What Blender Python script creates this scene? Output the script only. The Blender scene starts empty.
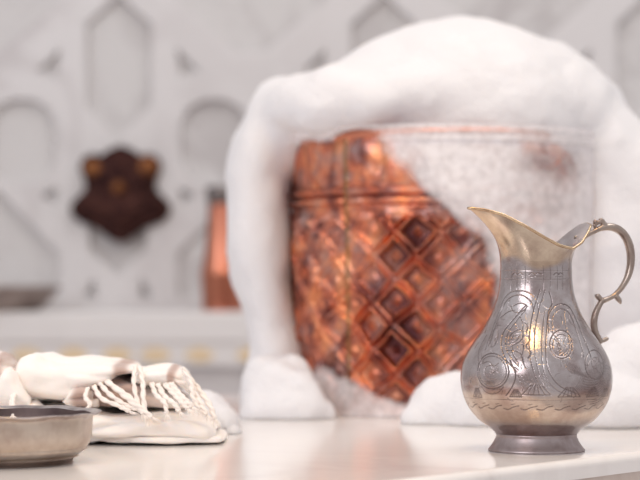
import bpy, bmesh, math, random
import numpy as np
from mathutils import Vector, noise as mnoise

# ------------------------------------------------------------------ camera
scene = bpy.context.scene
COL = scene.collection
FPX = 2000.0            # focal length in pixels of a 640 px wide frame
CAM_Z = 0.123
HOR = 285.0             # horizon row
cam_d = bpy.data.cameras.new('camera')
cam = bpy.data.objects.new('camera', cam_d)
COL.objects.link(cam)
cam.location = (0, 0, CAM_Z)
cam.rotation_euler = (math.pi / 2 + math.atan((HOR - 240) / FPX), 0, 0)
cam_d.sensor_width = 36
cam_d.lens = FPX / 640 * 36
cam_d.clip_start = 0.02
cam_d.dof.use_dof = True
cam_d.dof.focus_distance = 1.455
cam_d.dof.aperture_fstop = 5.6
scene.camera = cam

# ------------------------------------------------------------------ world and lights
w = bpy.data.worlds.new('world')
scene.world = w
w.use_nodes = True
nt = w.node_tree
nt.nodes.clear()
wo = nt.nodes.new('ShaderNodeOutputWorld')
bg = nt.nodes.new('ShaderNodeBackground')
tc = nt.nodes.new('ShaderNodeTexCoord')
sx = nt.nodes.new('ShaderNodeSeparateXYZ')
rp = nt.nodes.new('ShaderNodeValToRGB')
mr = nt.nodes.new('ShaderNodeMapRange')
nz = nt.nodes.new('ShaderNodeTexNoise')
nz.inputs['Scale'].default_value = 2.2
nz.inputs['Detail'].default_value = 2.0
mx = nt.nodes.new('ShaderNodeMix')
mx.data_type = 'RGBA'
mx.blend_type = 'MULTIPLY'
mx.inputs['Factor'].default_value = 0.40
rn = nt.nodes.new('ShaderNodeValToRGB')
rn.color_ramp.elements[0].position = 0.38
rn.color_ramp.elements[0].color = (0.42, 0.36, 0.36, 1)
rn.color_ramp.elements[1].position = 0.58
rn.color_ramp.elements[1].color = (1, 1, 1, 1)
nt.links.new(tc.outputs['Generated'], sx.inputs[0])
nt.links.new(tc.outputs['Generated'], nz.inputs['Vector'])
nt.links.new(sx.outputs['Z'], mr.inputs['Value'])
mr.inputs['From Min'].default_value = -1
mr.inputs['From Max'].default_value = 1
nt.links.new(mr.outputs[0], rp.inputs[0])
e = rp.color_ramp.elements
e[0].position = 0.0
e[0].color = (0.50, 0.44, 0.43, 1)
e[1].position = 1.0
e[1].color = (0.97, 0.97, 1.0, 1)
m_ = e.new(0.50)
m_.color = (0.74, 0.71, 0.72, 1)
m_ = e.new(0.68)
m_.color = (0.90, 0.90, 0.93, 1)
nt.links.new(nz.outputs['Fac'], rn.inputs[0])
nt.links.new(rp.outputs[0], mx.inputs['A'])
nt.links.new(rn.outputs[0], mx.inputs['B'])
nt.links.new(mx.outputs['Result'], bg.inputs['Color'])
bg.inputs['Strength'].default_value = 0.80
nt.links.new(bg.outputs[0], wo.inputs[0])


def area(name, loc, target, sx_, sy_, power, color):
    d = bpy.data.lights.new(name, 'AREA')
    d.shape = 'RECTANGLE'
    d.size, d.size_y = sx_, sy_
    d.energy = power
    d.color = color
    o = bpy.data.objects.new(name, d)
    COL.objects.link(o)
    o.location = loc
    o.rotation_euler = (Vector(target) - Vector(loc)).to_track_quat('-Z', 'Y').to_euler()
    return o


area('window_light', (-1.7, -0.7, 1.5), (0.1, 2.0, 0.15), 1.6, 1.4, 31, (0.92, 0.94, 1.0))
area('overhead_form_light', (0.9, 1.6, 2.4), (0.1, 2.1, 0.0), 1.4, 1.2, 17, (1.0, 0.98, 0.96))  # unseen overhead area light added to give the shapes form
area('warm_lamp_light', (0.02, 1.02, 1.45), (0.16, 1.5, 0.1), 0.26, 0.34, 5, (1.0, 0.62, 0.22))

scene.view_settings.view_transform = 'Standard'
scene.view_settings.look = 'None'
scene.view_settings.gamma = 1.0
scene.view_settings.use_curve_mapping = False
scene.view_settings.exposure = 0.06


# ------------------------------------------------------------------ helpers
def px(x, y, d):
    """point at depth d along the picture ray through pixel (x, y)"""
    return ((x - 320) / FPX * d, d, CAM_Z + (HOR - y) / FPX * d)


def tag(o, label=None, cat=None, group=None, kind=None):
    if label: o['label'] = label
    if cat: o['category'] = cat
    if group: o['group'] = group
    if kind: o['kind'] = kind
    return o


def empty(name, loc, rz=0):
    o = bpy.data.objects.new(name, None)
    o.empty_display_size = 0.02
    COL.objects.link(o)
    o.location = loc
    o.rotation_euler = (0, 0, rz)
    return o


def link_mesh(name, me, mat=None, parent=None, loc=None, smooth=True):
    o = bpy.data.objects.new(name, me)
    COL.objects.link(o)
    if mat:
        me.materials.clear()
        me.materials.append(mat)
    if smooth:
        me.polygons.foreach_set('use_smooth', [True] * len(me.polygons))
    if parent: o.parent = parent
    if loc: o.location = loc
    return o


def grid_mesh(name, P, close_u=False, close_v=False, attrs=None, mask=None):
    """P: (nv, nu, 3) array"""
    nv, nu, _ = P.shape
    idx = np.arange(nv * nu).reshape(nv, nu)
    a = idx if not close_u else np.concatenate([idx, idx[:, :1]], 1)
    if close_v: a = np.concatenate([a, a[:1]], 0)
    q = np.stack([a[:-1, :-1], a[:-1, 1:], a[1:, 1:], a[1:, :-1]], -1).reshape(-1, 4)
    V = P.reshape(-1, 3)
    if mask is not None:
        mk = mask.reshape(-1)
        q = q[mk[q].all(1)]
        used = np.unique(q)
        mp = -np.ones(len(V), int)
        mp[used] = np.arange(len(used))
        q = mp[q]
        V = V[used]
        if attrs: attrs = {k: v.reshape(-1)[used] for k, v in attrs.items()}
    me = bpy.data.meshes.new(name)
    me.from_pydata(V.tolist(), [], q.tolist())
    if attrs:
        for k, v in attrs.items():
            at = me.attributes.new(k, 'FLOAT', 'POINT')
            at.data.foreach_set('value', np.ascontiguousarray(v.reshape(-1), dtype=np.float32))
    me.update()
    return me


def lathe(prof, n=64):
    """prof list of (r, z); closed at r=0 ends"""
    pr = np.array(prof, float)
    th = np.linspace(0, 2 * math.pi, n, endpoint=False)
    P = np.zeros((len(pr), n, 3))
    P[:, :, 0] = pr[:, :1] * np.cos(th)
    P[:, :, 1] = pr[:, :1] * np.sin(th)
    P[:, :, 2] = pr[:, 1:2]
    return P


def smooth_profile(pts, n):
    """Catmull-Rom through points, n samples per span"""
    p = [np.array(q, float) for q in pts]
    p = [2 * p[0] - p[1]] + p + [2 * p[-1] - p[-2]]
    out = []
    for i in range(1, len(p) - 2):
        for k in range(n):
            t = k / n
            out.append(0.5 * ((2 * p[i]) + (-p[i - 1] + p[i + 1]) * t +
                              (2 * p[i - 1] - 5 * p[i] + 4 * p[i + 1] - p[i + 2]) * t * t +
                              (-p[i - 1] + 3 * p[i] - 3 * p[i + 1] + p[i + 2]) * t ** 3))
    out.append(p[-2])
    return np.array(out)


def lathe_mesh(name, prof, n=64):
    me = grid_mesh(name, lathe(prof, n), close_u=True)
    bm = bmesh.new()
    bm.from_mesh(me)
    bmesh.ops.remove_doubles(bm, verts=bm.verts, dist=1e-6)
    bmesh.ops.recalc_face_normals(bm, faces=bm.faces)
    bm.to_mesh(me)
    bm.free()
    return me


def tube_mesh(name, pts, radii, seg=12, flat=1.0, side=(0, 1, 0)):
    """tube through pts with per-point radius; flat scales the width along 'side'"""
    P = [Vector(p) for p in pts]
    n = len(P)
    rings = []
    s = Vector(side).normalized()
    for i in range(n):
        t = (P[min(i + 1, n - 1)] - P[max(i - 1, 0)]).normalized()
        b = (s - t * s.dot(t)).normalized()
        nn = t.cross(b).normalized()
        rings.append([P[i] + (b * math.cos(a) * flat + nn * math.sin(a)) * radii[i]
                      for a in [2 * math.pi * k / seg for k in range(seg)]])
    bm = bmesh.new()
    vr = [[bm.verts.new(v) for v in r] for r in rings]
    for i in range(n - 1):
        for k in range(seg):
            bm.faces.new((vr[i][k], vr[i][(k + 1) % seg], vr[i + 1][(k + 1) % seg], vr[i + 1][k]))
    bm.faces.new(vr[0][::-1])
    bm.faces.new(vr[-1])
    bmesh.ops.recalc_face_normals(bm, faces=bm.faces)
    me = bpy.data.meshes.new(name)
    bm.to_mesh(me)
    bm.free()
    return me


def join_meshes(name, mes):
    bm = bmesh.new()
    for m in mes: bm.from_mesh(m)
    me = bpy.data.meshes.new(name)
    bm.to_mesh(me)
    bm.free()
    return me


def box_mesh(name, x0, x1, y0, y1, z0, z1, bev=0.0, seg=3):
    bm = bmesh.new()
    vs = [bm.verts.new((x, y, z)) for x in (x0, x1) for y in (y0, y1) for z in (z0, z1)]
    for f in ((0, 1, 3, 2), (4, 6, 7, 5), (0, 4, 5, 1), (2, 3, 7, 6), (0, 2, 6, 4), (1, 5, 7, 3)):
        bm.faces.new([vs[i] for i in f])
    bmesh.ops.recalc_face_normals(bm, faces=bm.faces)
    if bev:
        bmesh.ops.bevel(bm, geom=bm.edges[:], offset=bev, segments=seg, profile=0.5, affect='EDGES')
    me = bpy.data.meshes.new(name)
    bm.to_mesh(me)
    bm.free()
    return me


def prism_mesh(name, pts, z0, z1, bev_top=0.0, seg=5):
    bm = bmesh.new()
    a = [bm.verts.new((x, y, z0)) for x, y in pts]
    b = [bm.verts.new((x, y, z1)) for x, y in pts]
    n = len(pts)
    bm.faces.new(a[::-1])
    bm.faces.new(b)
    for i in range(n):
        bm.faces.new((a[i], a[(i + 1) % n], b[(i + 1) % n], b[i]))
    bmesh.ops.recalc_face_normals(bm, faces=bm.faces)
    if bev_top:
        ed = [e_ for e_ in bm.edges if all(abs(v.co.z - z1) < 1e-6 for v in e_.verts)]
        bmesh.ops.bevel(bm, geom=ed, offset=bev_top, segments=seg, profile=0.5, affect='EDGES')
    me = bpy.data.meshes.new(name)
    bm.to_mesh(me)
    bm.free()
    return me


def curve_plate(name, loops, depth, bevel, res=2):
    """flat filled 2D outline(s) with holes, extruded and bevelled; lies in XY, thickness along Z"""
    cu = bpy.data.curves.new(name, 'CURVE')
    cu.dimensions = '2D'
    cu.fill_mode = 'BOTH'
    cu.extrude = depth / 2
    cu.bevel_depth = bevel
    cu.bevel_resolution = res
    for lp in loops:
        s = cu.splines.new('POLY')
        s.points.add(len(lp) - 1)
        for i, (x, y) in enumerate(lp): s.points[i].co = (x, y, 0, 1)
        s.use_cyclic_u = True
    o = bpy.data.objects.new(name, cu)
    COL.objects.link(o)
    dg = bpy.context.evaluated_depsgraph_get()
    me = bpy.data.meshes.new_from_object(o.evaluated_get(dg))
    bpy.data.objects.remove(o)
    bpy.data.curves.remove(cu)
    me.name = name
    return me


def eval_mods(me, mods):
    """apply modifiers to a mesh without operators"""
    o = bpy.data.objects.new('work', me)
    COL.objects.link(o)
    for typ, props in mods:
        m = o.modifiers.new(typ, typ)
        for k, v in props.items(): setattr(m, k, v)
    dg = bpy.context.evaluated_depsgraph_get()
    dg.update()
    out = bpy.data.meshes.new_from_object(o.evaluated_get(dg))
    bpy.data.objects.remove(o)
    return out


# ------------------------------------------------------------------ materials
def new_mat(name):
    m = bpy.data.materials.new(name)
    m.use_nodes = True
    t = m.node_tree
    return m, t, t.nodes['Principled BSDF']


def N(t, typ, **kw):
    n = t.nodes.new(typ)
    for k, v in kw.items():
        if k in n.inputs.keys(): n.inputs[k].default_value = v
        else: setattr(n, k, v)
    return n


def ramp(t, stops, src=None):
    r = t.nodes.new('ShaderNodeValToRGB')
    el = r.color_ramp.elements
    while len(el) < len(stops): el.new(0.5)
    for i, (p, c) in enumerate(stops):
        el[i].position = p
        el[i].color = (c[0], c[1], c[2], 1) if not isinstance(c, (int, float)) else (c, c, c, 1)
    if src is not None: t.links.new(src, r.inputs[0])
    return r


def mixc(t, fac, a, b, blend='MIX'):
    m = t.nodes.new('ShaderNodeMix')
    m.data_type = 'RGBA'
    m.blend_type = blend
    for s, v in (('Factor', fac), ('A', a), ('B', b)):
        if hasattr(v, 'links') or isinstance(v, bpy.types.NodeSocket): t.links.new(v, m.inputs[s])
        elif isinstance(v, (int, float)): m.inputs[s].default_value = v
        else: m.inputs[s].default_value = (*v, 1)
    return m.outputs['Result']


def objco(t):
    return t.nodes.new('ShaderNodeTexCoord').outputs['Object']


def bump(t, b, height, dist=0.001, strength=1.0):
    n = t.nodes.new('ShaderNodeBump')
    n.inputs['Distance'].default_value = dist
    n.inputs['Strength'].default_value = strength
    t.links.new(height, n.inputs['Height'])
    t.links.new(n.outputs[0], b.inputs['Normal'])
    return n


def marble(name, base, vein, rough, scale=3.0, spec=0.5, seam=None, coat=0.0):
    m, t, b = new_mat(name)
    co = objco(t)
    n1 = N(t, 'ShaderNodeTexNoise', Scale=scale, Detail=8.0, Roughness=0.6, Distortion=1.6)
    t.links.new(co, n1.inputs['Vector'])
    n2 = N(t, 'ShaderNodeTexNoise', Scale=scale * 0.45, Detail=3.0)
    t.links.new(co, n2.inputs['Vector'])
    v = ramp(t, [(0.43, 0.0), (0.5, 1.0), (0.57, 0.0)], n1.outputs['Fac'])
    v2 = ramp(t, [(0.4, 0.0), (0.7, 1.0)], n2.outputs['Fac'])
    mm = t.nodes.new('ShaderNodeMath')
    mm.operation = 'MULTIPLY'
    t.links.new(v.outputs[0], mm.inputs[0])
    t.links.new(v2.outputs[0], mm.inputs[1])
    c = mixc(t, mm.outputs[0], base, vein)
    if seam:
        # dark joint lines between the stones (direction angle, offset)
        ang, off = seam
        sp = t.nodes.new('ShaderNodeSeparateXYZ')
        t.links.new(co, sp.inputs[0])
        a = N(t, 'ShaderNodeMath', operation='MULTIPLY')
        a.inputs[1].default_value = -math.sin(ang)
        t.links.new(sp.outputs[0], a.inputs[0])
        a2 = N(t, 'ShaderNodeMath', operation='MULTIPLY_ADD')
        a2.inputs[1].default_value = math.cos(ang)
        t.links.new(sp.outputs[1], a2.inputs[0])
        t.links.new(a.outputs[0], a2.inputs[2])
        a3 = N(t, 'ShaderNodeMath', operation='SUBTRACT')
        a3.inputs[1].default_value = off
        t.links.new(a2.outputs[0], a3.inputs[0])
        a4 = N(t, 'ShaderNodeMath', operation='ABSOLUTE')
        t.links.new(a3.outputs[0], a4.inputs[0])
        a5 = N(t, 'ShaderNodeMapRange')
        a5.inputs['From Min'].default_value = 0.0008
        a5.inputs['From Max'].default_value = 0.0022
        a5.inputs['To Min'].default_value = 0.6
        a5.inputs['To Max'].default_value = 0.0
        t.links.new(a4.outputs[0], a5.inputs['Value'])
        c = mixc(t, a5.outputs[0], c, (0.42, 0.36, 0.33))
    t.links.new(c, b.inputs['Base Color'])
    b.inputs['Roughness'].default_value = rough
    b.inputs['Specular IOR Level'].default_value = spec
    b.inputs['Coat Weight'].default_value = coat
    b.inputs['Coat Roughness'].default_value = 0.05
    bump(t, b, n1.outputs['Fac'], 0.0006, 0.15)
    return m


EDGE_ANG = math.radians(49)
SEAM_ANG = math.radians(51)
seam_off = -math.sin(SEAM_ANG) * (-0.0615) + math.cos(SEAM_ANG) * 1.5375
M_slab = marble('polished_marble', (0.88, 0.835, 0.805), (0.74, 0.68, 0.65), 0.14, 4.0, 0.5, seam=(SEAM_ANG, seam_off))
M_base = marble('beige_stone', (0.60, 0.50, 0.44), (0.45, 0.36, 0.31), 0.4, 6.0)
M_wall = marble('wall_marble', (0.71, 0.685, 0.685), (0.48, 0.44, 0.44), 0.35, 2.6, 0.4)
M_panel_shade = marble('panel_marble_shade', (0.665, 0.645, 0.64), (0.50, 0.47, 0.47), 0.4, 3.2, 0.4)  # wall marble greyed so the recess shade is put into its colour
M_ledge = marble('ledge_marble', (0.80, 0.77, 0.76), (0.62, 0.58, 0.57), 0.25, 2.0)
M_grey = marble('grey_marble', (0.64, 0.61, 0.61), (0.48, 0.45, 0.45), 0.35, 2.0)
M_honey = marble('honey_onyx', (0.80, 0.62, 0.40), (0.82, 0.72, 0.58), 0.25, 9.0)


def metal(name, col, rough, dark=None, scale=30.0, bumpd=0.0003, dark_rng=(0.45, 0.7)):
    m, t, b = new_mat(name)
    co = objco(t)
    n = N(t, 'ShaderNodeTexNoise', Scale=scale, Detail=5.0, Roughness=0.6)
    t.links.new(co, n.inputs['Vector'])
    r = ramp(t, [(dark_rng[0], col), (dark_rng[1], dark or [c * 0.6 for c in col])], n.outputs['Fac'])
    t.links.new(r.outputs[0], b.inputs['Base Color'])
    b.inputs['Metallic'].default_value = 1.0
    b.inputs['Roughness'].default_value = rough
    bump(t, b, n.outputs['Fac'], bumpd, 0.5)
    return m


M_pewter = metal('worn_pewter', (0.44, 0.36, 0.31), 0.28, (0.27, 0.19, 0.16), 60)
M_bowl = metal('brushed_tin', (0.56, 0.48, 0.41), 0.3, (0.40, 0.31, 0.26), 40)
M_bowl_dark = metal('dull_tin', (0.44, 0.37, 0.34), 0.42, (0.30, 0.24, 0.22), 20)
M_bottle = metal('smooth_copper', (0.58, 0.22, 0.14), 0.28, (0.42, 0.14, 0.09), 12)
M_cap = metal('grey_cap_metal', (0.27, 0.24, 0.23), 0.35, (0.2, 0.17, 0.17), 20)
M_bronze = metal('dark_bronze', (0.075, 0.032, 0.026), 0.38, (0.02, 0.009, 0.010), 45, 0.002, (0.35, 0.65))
M_bronze_lit = metal('coppery_lit_bronze', (0.25, 0.10, 0.04), 0.45, (0.08, 0.03, 0.02), 40)  # paler coppery bronze; the knobs' orange highlights are put into its colour

# jug metal: tinned copper with engraving, golden spout side, brass where the belly tin has worn
M_jug, t, b = new_mat('engraved_tin')
co = objco(t)
nn = N(t, 'ShaderNodeTexNoise', Scale=45.0, Detail=6.0, Roughness=0.65)
t.links.new(co, nn.inputs['Vector'])
nb = N(t, 'ShaderNodeTexNoise', Scale=700.0, Detail=2.0)
t.links.new(co, nb.inputs['Vector'])
a_br = N(t, 'ShaderNodeAttribute', attribute_name='brass')
a_en = N(t, 'ShaderNodeAttribute', attribute_name='engrave')
a_dk = N(t, 'ShaderNodeAttribute', attribute_name='tarnish')
tin = ramp(t, [(0.40, (0.52, 0.47, 0.465)), (0.66, (0.36, 0.29, 0.28))], nn.outputs['Fac'])
br = ramp(t, [(0.35, (0.72, 0.56, 0.41)), (0.7, (0.46, 0.32, 0.24))], nn.outputs['Fac'])
c = mixc(t, a_br.outputs['Fac'], tin.outputs[0], br.outputs[0])
c = mixc(t, a_dk.outputs['Fac'], c, (0.20, 0.10, 0.08))
c = mixc(t, a_en.outputs['Fac'], c, (0.13, 0.09, 0.085))
t.links.new(c, b.inputs['Base Color'])
b.inputs['Metallic'].default_value = 1.0
b.inputs['Roughness'].default_value = 0.22
hm = N(t, 'ShaderNodeMath', operation='MULTIPLY_ADD')
t.links.new(a_en.outputs['Fac'], hm.inputs[0])
hm.inputs[1].default_value = -1.0
hs = N(t, 'ShaderNodeMath', operation='MULTIPLY')
t.links.new(nb.outputs['Fac'], hs.inputs[0])
hs.inputs[1].default_value = 0.18
t.links.new(hs.outputs[0], hm.inputs[2])
bump(t, b, hm.outputs[0], 0.0004, 0.8)

# bucket copper
M_cop, t, b = new_mat('hammered_copper')
co = objco(t)
nn = N(t, 'ShaderNodeTexNoise', Scale=35.0, Detail=6.0, Roughness=0.65)
t.links.new(co, nn.inputs['Vector'])
n2 = N(t, 'ShaderNodeTexNoise', Scale=9.0, Detail=3.0)
t.links.new(co, n2.inputs['Vector'])
a_pit = N(t, 'ShaderNodeAttribute', attribute_name='pit')
a_seam = N(t, 'ShaderNodeAttribute', attribute_name='seam')
cr = ramp(t, [(0.38, (0.88, 0.34, 0.16)), (0.50, (0.66, 0.21, 0.12)), (0.62, (0.22, 0.07, 0.06))], nn.outputs['Fac'])
c2 = cr.outputs[0]
n3 = N(t, 'ShaderNodeTexNoise', Scale=22.0, Detail=7.0, Roughness=0.75, Distortion=0.5)
t.links.new(co, n3.inputs['Vector'])
rs3 = ramp(t, [(0.46, 0.0), (0.64, 0.75)], n3.outputs['Fac'])
c2 = mixc(t, rs3.outputs[0], c2, (0.42, 0.33, 0.32))
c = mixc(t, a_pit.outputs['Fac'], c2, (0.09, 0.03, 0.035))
c = mixc(t, a_seam.outputs['Fac'], c, (0.20, 0.13, 0.04))
t.links.new(c, b.inputs['Base Color'])
b.inputs['Metallic'].default_value = 0.9
b.inputs['Roughness'].default_value = 0.30
bump(t, b, nn.outputs['Fac'], 0.004, 0.8)


def foam_mat(name, col, film=False):
    m, t, b = new_mat(name)
    co = objco(t)
    v = N(t, 'ShaderNodeTexVoronoi', Scale=330.0)
    v2 = N(t, 'ShaderNodeTexVoronoi', Scale=120.0)
    for q in (v, v2): t.links.new(co, q.inputs['Vector'])
    n = N(t, 'ShaderNodeTexNoise', Scale=14.0, Detail=5.0)
    t.links.new(co, n.inputs['Vector'])
    ad = N(t, 'ShaderNodeMath', operation='MULTIPLY_ADD')
    t.links.new(v2.outputs['Distance'], ad.inputs[0])
    ad.inputs[1].default_value = 0.7
    t.links.new(v.outputs['Distance'], ad.inputs[2])
    b.inputs['Base Color'].default_value = (*col, 1)
    b.inputs['Roughness'].default_value = 0.55
    b.inputs['Specular IOR Level'].default_value = 0.3
    b.inputs['Subsurface Weight'].default_value = 0.0 if film else 0.5
    b.inputs['Subsurface Radius'].default_value = (0.02, 0.02, 0.02)
    b.inputs['Subsurface Scale'].default_value = 0.6
    bm_ = bump(t, b, ad.outputs[0], 0.0016, 0.45)
    bm_.invert = True
    if film:
        at = N(t, 'ShaderNodeAttribute', attribute_name='coverage')
        ns = N(t, 'ShaderNodeTexNoise', Scale=120.0, Detail=4.0, Roughness=0.7)
        t.links.new(co, ns.inputs['Vector'])
        # coverage: film density broken up by clumps of bubbles
        s1 = N(t, 'ShaderNodeMath', operation='MULTIPLY_ADD')
        t.links.new(ns.outputs['Fac'], s1.inputs[0])
        s1.inputs[1].default_value = 0.9
        s1.inputs[2].default_value = -0.45
        s2 = N(t, 'ShaderNodeMath', operation='ADD')
        s2.use_clamp = True
        t.links.new(s1.outputs[0], s2.inputs[0])
        t.links.new(at.outputs['Fac'], s2.inputs[1])
        # nothing at all where the density is zero
        s3 = N(t, 'ShaderNodeMapRange')
        s3.inputs['From Max'].default_value = 0.18
        t.links.new(at.outputs['Fac'], s3.inputs['Value'])
        s4 = N(t, 'ShaderNodeMath', operation='MULTIPLY')
        t.links.new(s2.outputs[0], s4.inputs[0])
        t.links.new(s3.outputs[0], s4.inputs[1])
        t.links.new(s4.outputs[0], b.inputs['Alpha'])
    return m


M_foam = foam_mat('soap_foam', (0.79, 0.78, 0.80))
M_film = foam_mat('soap_film', (0.90, 0.86, 0.87), film=True)

# towel cotton
M_towel, t, b = new_mat('cotton_towel')
co = objco(t)
a_st = N(t, 'ShaderNodeAttribute', attribute_name='stripe')
wv = N(t, 'ShaderNodeTexNoise', Scale=900.0, Detail=2.0)
t.links.new(co, wv.inputs['Vector'])
nf = N(t, 'ShaderNodeTexNoise', Scale=28.0, Detail=3.0)
t.links.new(co, nf.inputs['Vector'])
c = mixc(t, a_st.outputs['Fac'], (0.96, 0.89, 0.84), (0.50, 0.36, 0.31))
t.links.new(c, b.inputs['Base Color'])
b.inputs['Roughness'].default_value = 0.9
b.inputs['Sheen Weight'].default_value = 0.3
b.inputs['Specular IOR Level'].default_value = 0.1
b.inputs['Subsurface Weight'].default_value = 0.2
b.inputs['Subsurface Radius'].default_value = (0.006, 0.004, 0.003)
bump(t, b, wv.outputs['Fac'], 0.0006, 0.5)
M_cord, t, b = new_mat('cotton_cord')
b.inputs['Base Color'].default_value = (0.93, 0.85, 0.79, 1)
b.inputs['Roughness'].default_value = 0.9
b.inputs['Specular IOR Level'].default_value = 0.1

# ------------------------------------------------------------------ setting
# lower floor in front of and behind the raised platform
o = link_mesh('floor', box_mesh('floor', -3, 3, -2.5, 3.4, -0.50, -0.45), M_grey, smooth=False)
tag(o, kind='structure')

# back wall with carved geometric relief
WD = 3.40
WS = WD / FPX


def wxy(x, y):
    return ((x - 320) * WS, CAM_Z + (HOR - y) * WS)


AX, PER = 118.0, 266.0
half = [  # recess polygons, right-hand half offsets from the axis of symmetry (dx, row)
    [(61, 122), (70, 106), (86, 98), (107, 98), (123, 106), (130, 122), (130, 160), (123, 176), (107, 184), (86, 184), (70, 176), (61, 160)],
    [(57, 45), (84, 71), (60, 78)],
    [(38, -80), (133, -80), (133, 66), (118, 52), (38, -18)],
    [(38, -95), (38, -180), (133, -180), (133, -95)],
    [(60, 185), (80, 195), (61, 207)],
    [(118, 191), (133, 191), (133, 299), (58, 299), (58, 252)],
    [(24, 274), (37, 299), (19, 299)],
]
loops = []
x0, z0 = wxy(-420, 0)[0], wxy(0, 312)[1]
x1, z1 = wxy(1060, 0)[0], wxy(0, -420)[1]
loops.append([(x0, z0), (x1, z0), (x1, z1), (x0, z1)])


def mir(poly, c, s):
    return [wxy(c + s * dx, y) for dx, y in poly]


for k in (-1, 0, 1, 2):
    c = AX + k * PER
    cen = [(0, -8), (34, 22), (34, 105), (0, 141), (-34, 105), (-34, 22)]
    loops.append(mir(cen, c, 1))
    loops.append(mir([(0, -28), (34, -60), (34, -160), (-34, -160), (-34, -60)], c, 1))
    loops.append(mir([(0, 180), (30, 205), (30, 250), (0, 276), (-30, 250), (-30, 205)], c, 1))
    for poly in half:
        # a polygon reaching the mirror line dx = 133 joins its mirror image
        if any(dx >= 133 for dx, _ in poly):
            left = [p for p in poly if p[0] < 133]
            edge = sorted([p for p in poly if p[0] >= 133], key=lambda p: p[1])
            # open chain from upper edge point to lower edge point round the left side
            i0 = poly.index(edge[0])
            i1 = poly.index(edge[-1])
            n = len(poly)
            ch1 = [poly[(i1 + j) % n] for j in range((i0 - i1) % n + 1)]
            ch1 = [p for p in ch1 if p[0] < 133]
            full = [(dx, y) for dx, y in ch1] + [(266 - dx, y) for dx, y in ch1[::-1]]
            loops.append([wxy(c + dx, y) for dx, y in full])
        else:
            loops.append(mir(poly, c, 1))
            loops.append(mir(poly, c, -1))
plate = curve_plate('wall_relief', loops, 0.016, 0.0025, 2)
wall_me = box_mesh('wall_back', -2.6, 2.6, WD + 0.018, WD + 0.15, -0.45, 2.2)
for v in plate.vertices:       # stand the relief up
    x, y, z = v.co
    v.co = (x, WD + 0.0105 - z, y)
wall_j = join_meshes('wall_back', [wall_me, plate])
wall = link_mesh('wall_back', wall_j, M_wall, smooth=False)
wall_j.materials.append(M_panel_shade)
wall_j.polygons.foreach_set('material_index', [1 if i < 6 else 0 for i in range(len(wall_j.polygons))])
tag(wall, kind='structure')

# marble ledge along the wall with a honey coloured inlay frieze
LZ = 0.081
ledge = empty('marble_ledge', (0, 3.2, -0.45))
tag(ledge, 'long white marble ledge along the back wall carrying the copper bottle and the dull bowl', 'ledge')


def lpart(name, me, mat, par=None, smooth=False):
    me.transform(__import__('mathutils').Matrix.Translation((0, -3.2, 0.45)))
    return link_mesh(name, me, mat, par or ledge, smooth=smooth)


lpart('ledge_top', box_mesh('ledge_top', -2.5, 2.5, 3.165, WD - 0.001, 0.030, LZ, 0.006), M_ledge)
fr = lpart('frieze', box_mesh('frieze', -2.5, 2.5, 3.170, WD - 0.001, -0.006, 0.030), M_ledge)
lpart('ledge_base', box_mesh('ledge_base', -2.5, 2.5, 3.185, WD - 0.001, -0.45, -0.006), M_grey)
rnd = random.Random(3)
for i in range(24):
    cxp = -60 + i * 44 + rnd.uniform(-5, 5)
    X = (cxp - 320) / FPX * 3.170
    wv_ = 0.021
    lo = [(wv_ * math.cos(a) * (1 + 0.15 * math.cos(4 * a)), 0.011 * math.sin(a)) for a in
          [2 * math.pi * k / 20 for k in range(20)]]
    me = curve_plate('inlay', [lo], 0.004, 0.001, 1)
    for v in me.vertices:
        x, y, z = v.co
        v.co = (x + X, 3.1705 - z, y + 0.012)
    q = lpart('inlay', me, M_honey, fr)
    q.name = 'inlay'

# raised marble platform the jug, bowl and bucket stand on
E0 = Vector((0.168, 1.398))
U = Vector((math.cos(EDGE_ANG), math.sin(EDGE_ANG)))
A_ = E0 - U * 1.2
B_ = E0 + U * ((2.25 - E0.y) / U.y)
plat = empty('marble_platform', (0, 1.8, -0.45))
tag(plat, 'raised polished white marble platform in the foreground under the jug and copper bucket', 'platform')
Tm = __import__('mathutils').Matrix.Translation((0, -1.8, 0.45))
me = prism_mesh('top_slab', [(A_.x, A_.y), (B_.x, B_.y), (-1.3, 2.25), (-1.3, A_.y)], -0.014, 0.0, 0.0055, 6)
me.transform(Tm)
o = link_mesh('top_slab', me, M_slab, plat, smooth=False)
Nn = Vector((U.y, -U.x))
A2, B2 = A_ - Nn * 0.004, B_ - Nn * 0.004
me = prism_mesh('platform_base', [(A2.x, A2.y), (B2.x, B2.y - 0.01), (-1.29, 2.24), (-1.29, A2.y + 0.01)], -0.45, -0.014)
me.transform(Tm)
link_mesh('platform_base', me, M_base, plat, smooth=False)

# ------------------------------------------------------------------ tap plate on the wall
TP = empty('tap_plate', (wxy(121, 0)[0], WD, wxy(0, 195)[1]))
tag(TP, 'dark bronze lobed ornamental plate with three knobs fixed to the carved marble wall', 'wall ornament')
ol = [(0, 49), (12, 44), (20, 38.5), (29, 40), (37, 36), (39, 27), (34.5, 15), (34, 6), (40, -2), (48, -10), (47.5, -20),
      (38, -27), (26, -31), (16, -38), (8, -44), (0, -47)]
ol = [(a, b_) for a, b_ in smooth_profile(ol, 4)]
lo = [(a * WS * 0.97, b_ * WS * 0.97) for a, b_ in ol] + [(-a * WS * 0.97, b_ * WS * 0.97) for a, b_ in ol[::-1][1:-1]]
base_m = curve_plate('plate', [lo], 0.010, 0.004, 3)
mid_m = curve_plate('plate2', [[(a * 0.8, b_ * 0.8) for a, b_ in lo]], 0.010, 0.005, 3)
in_m = curve_plate('plate3', [[(a * 0.55, b_ * 0.55 - 0.002) for a, b_ in lo]], 0.008, 0.004, 3)


def stand(me, off):
    for v in me.vertices:
        x, y, z = v.co
        v.co = (x, off - z, y)
    return me


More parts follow.
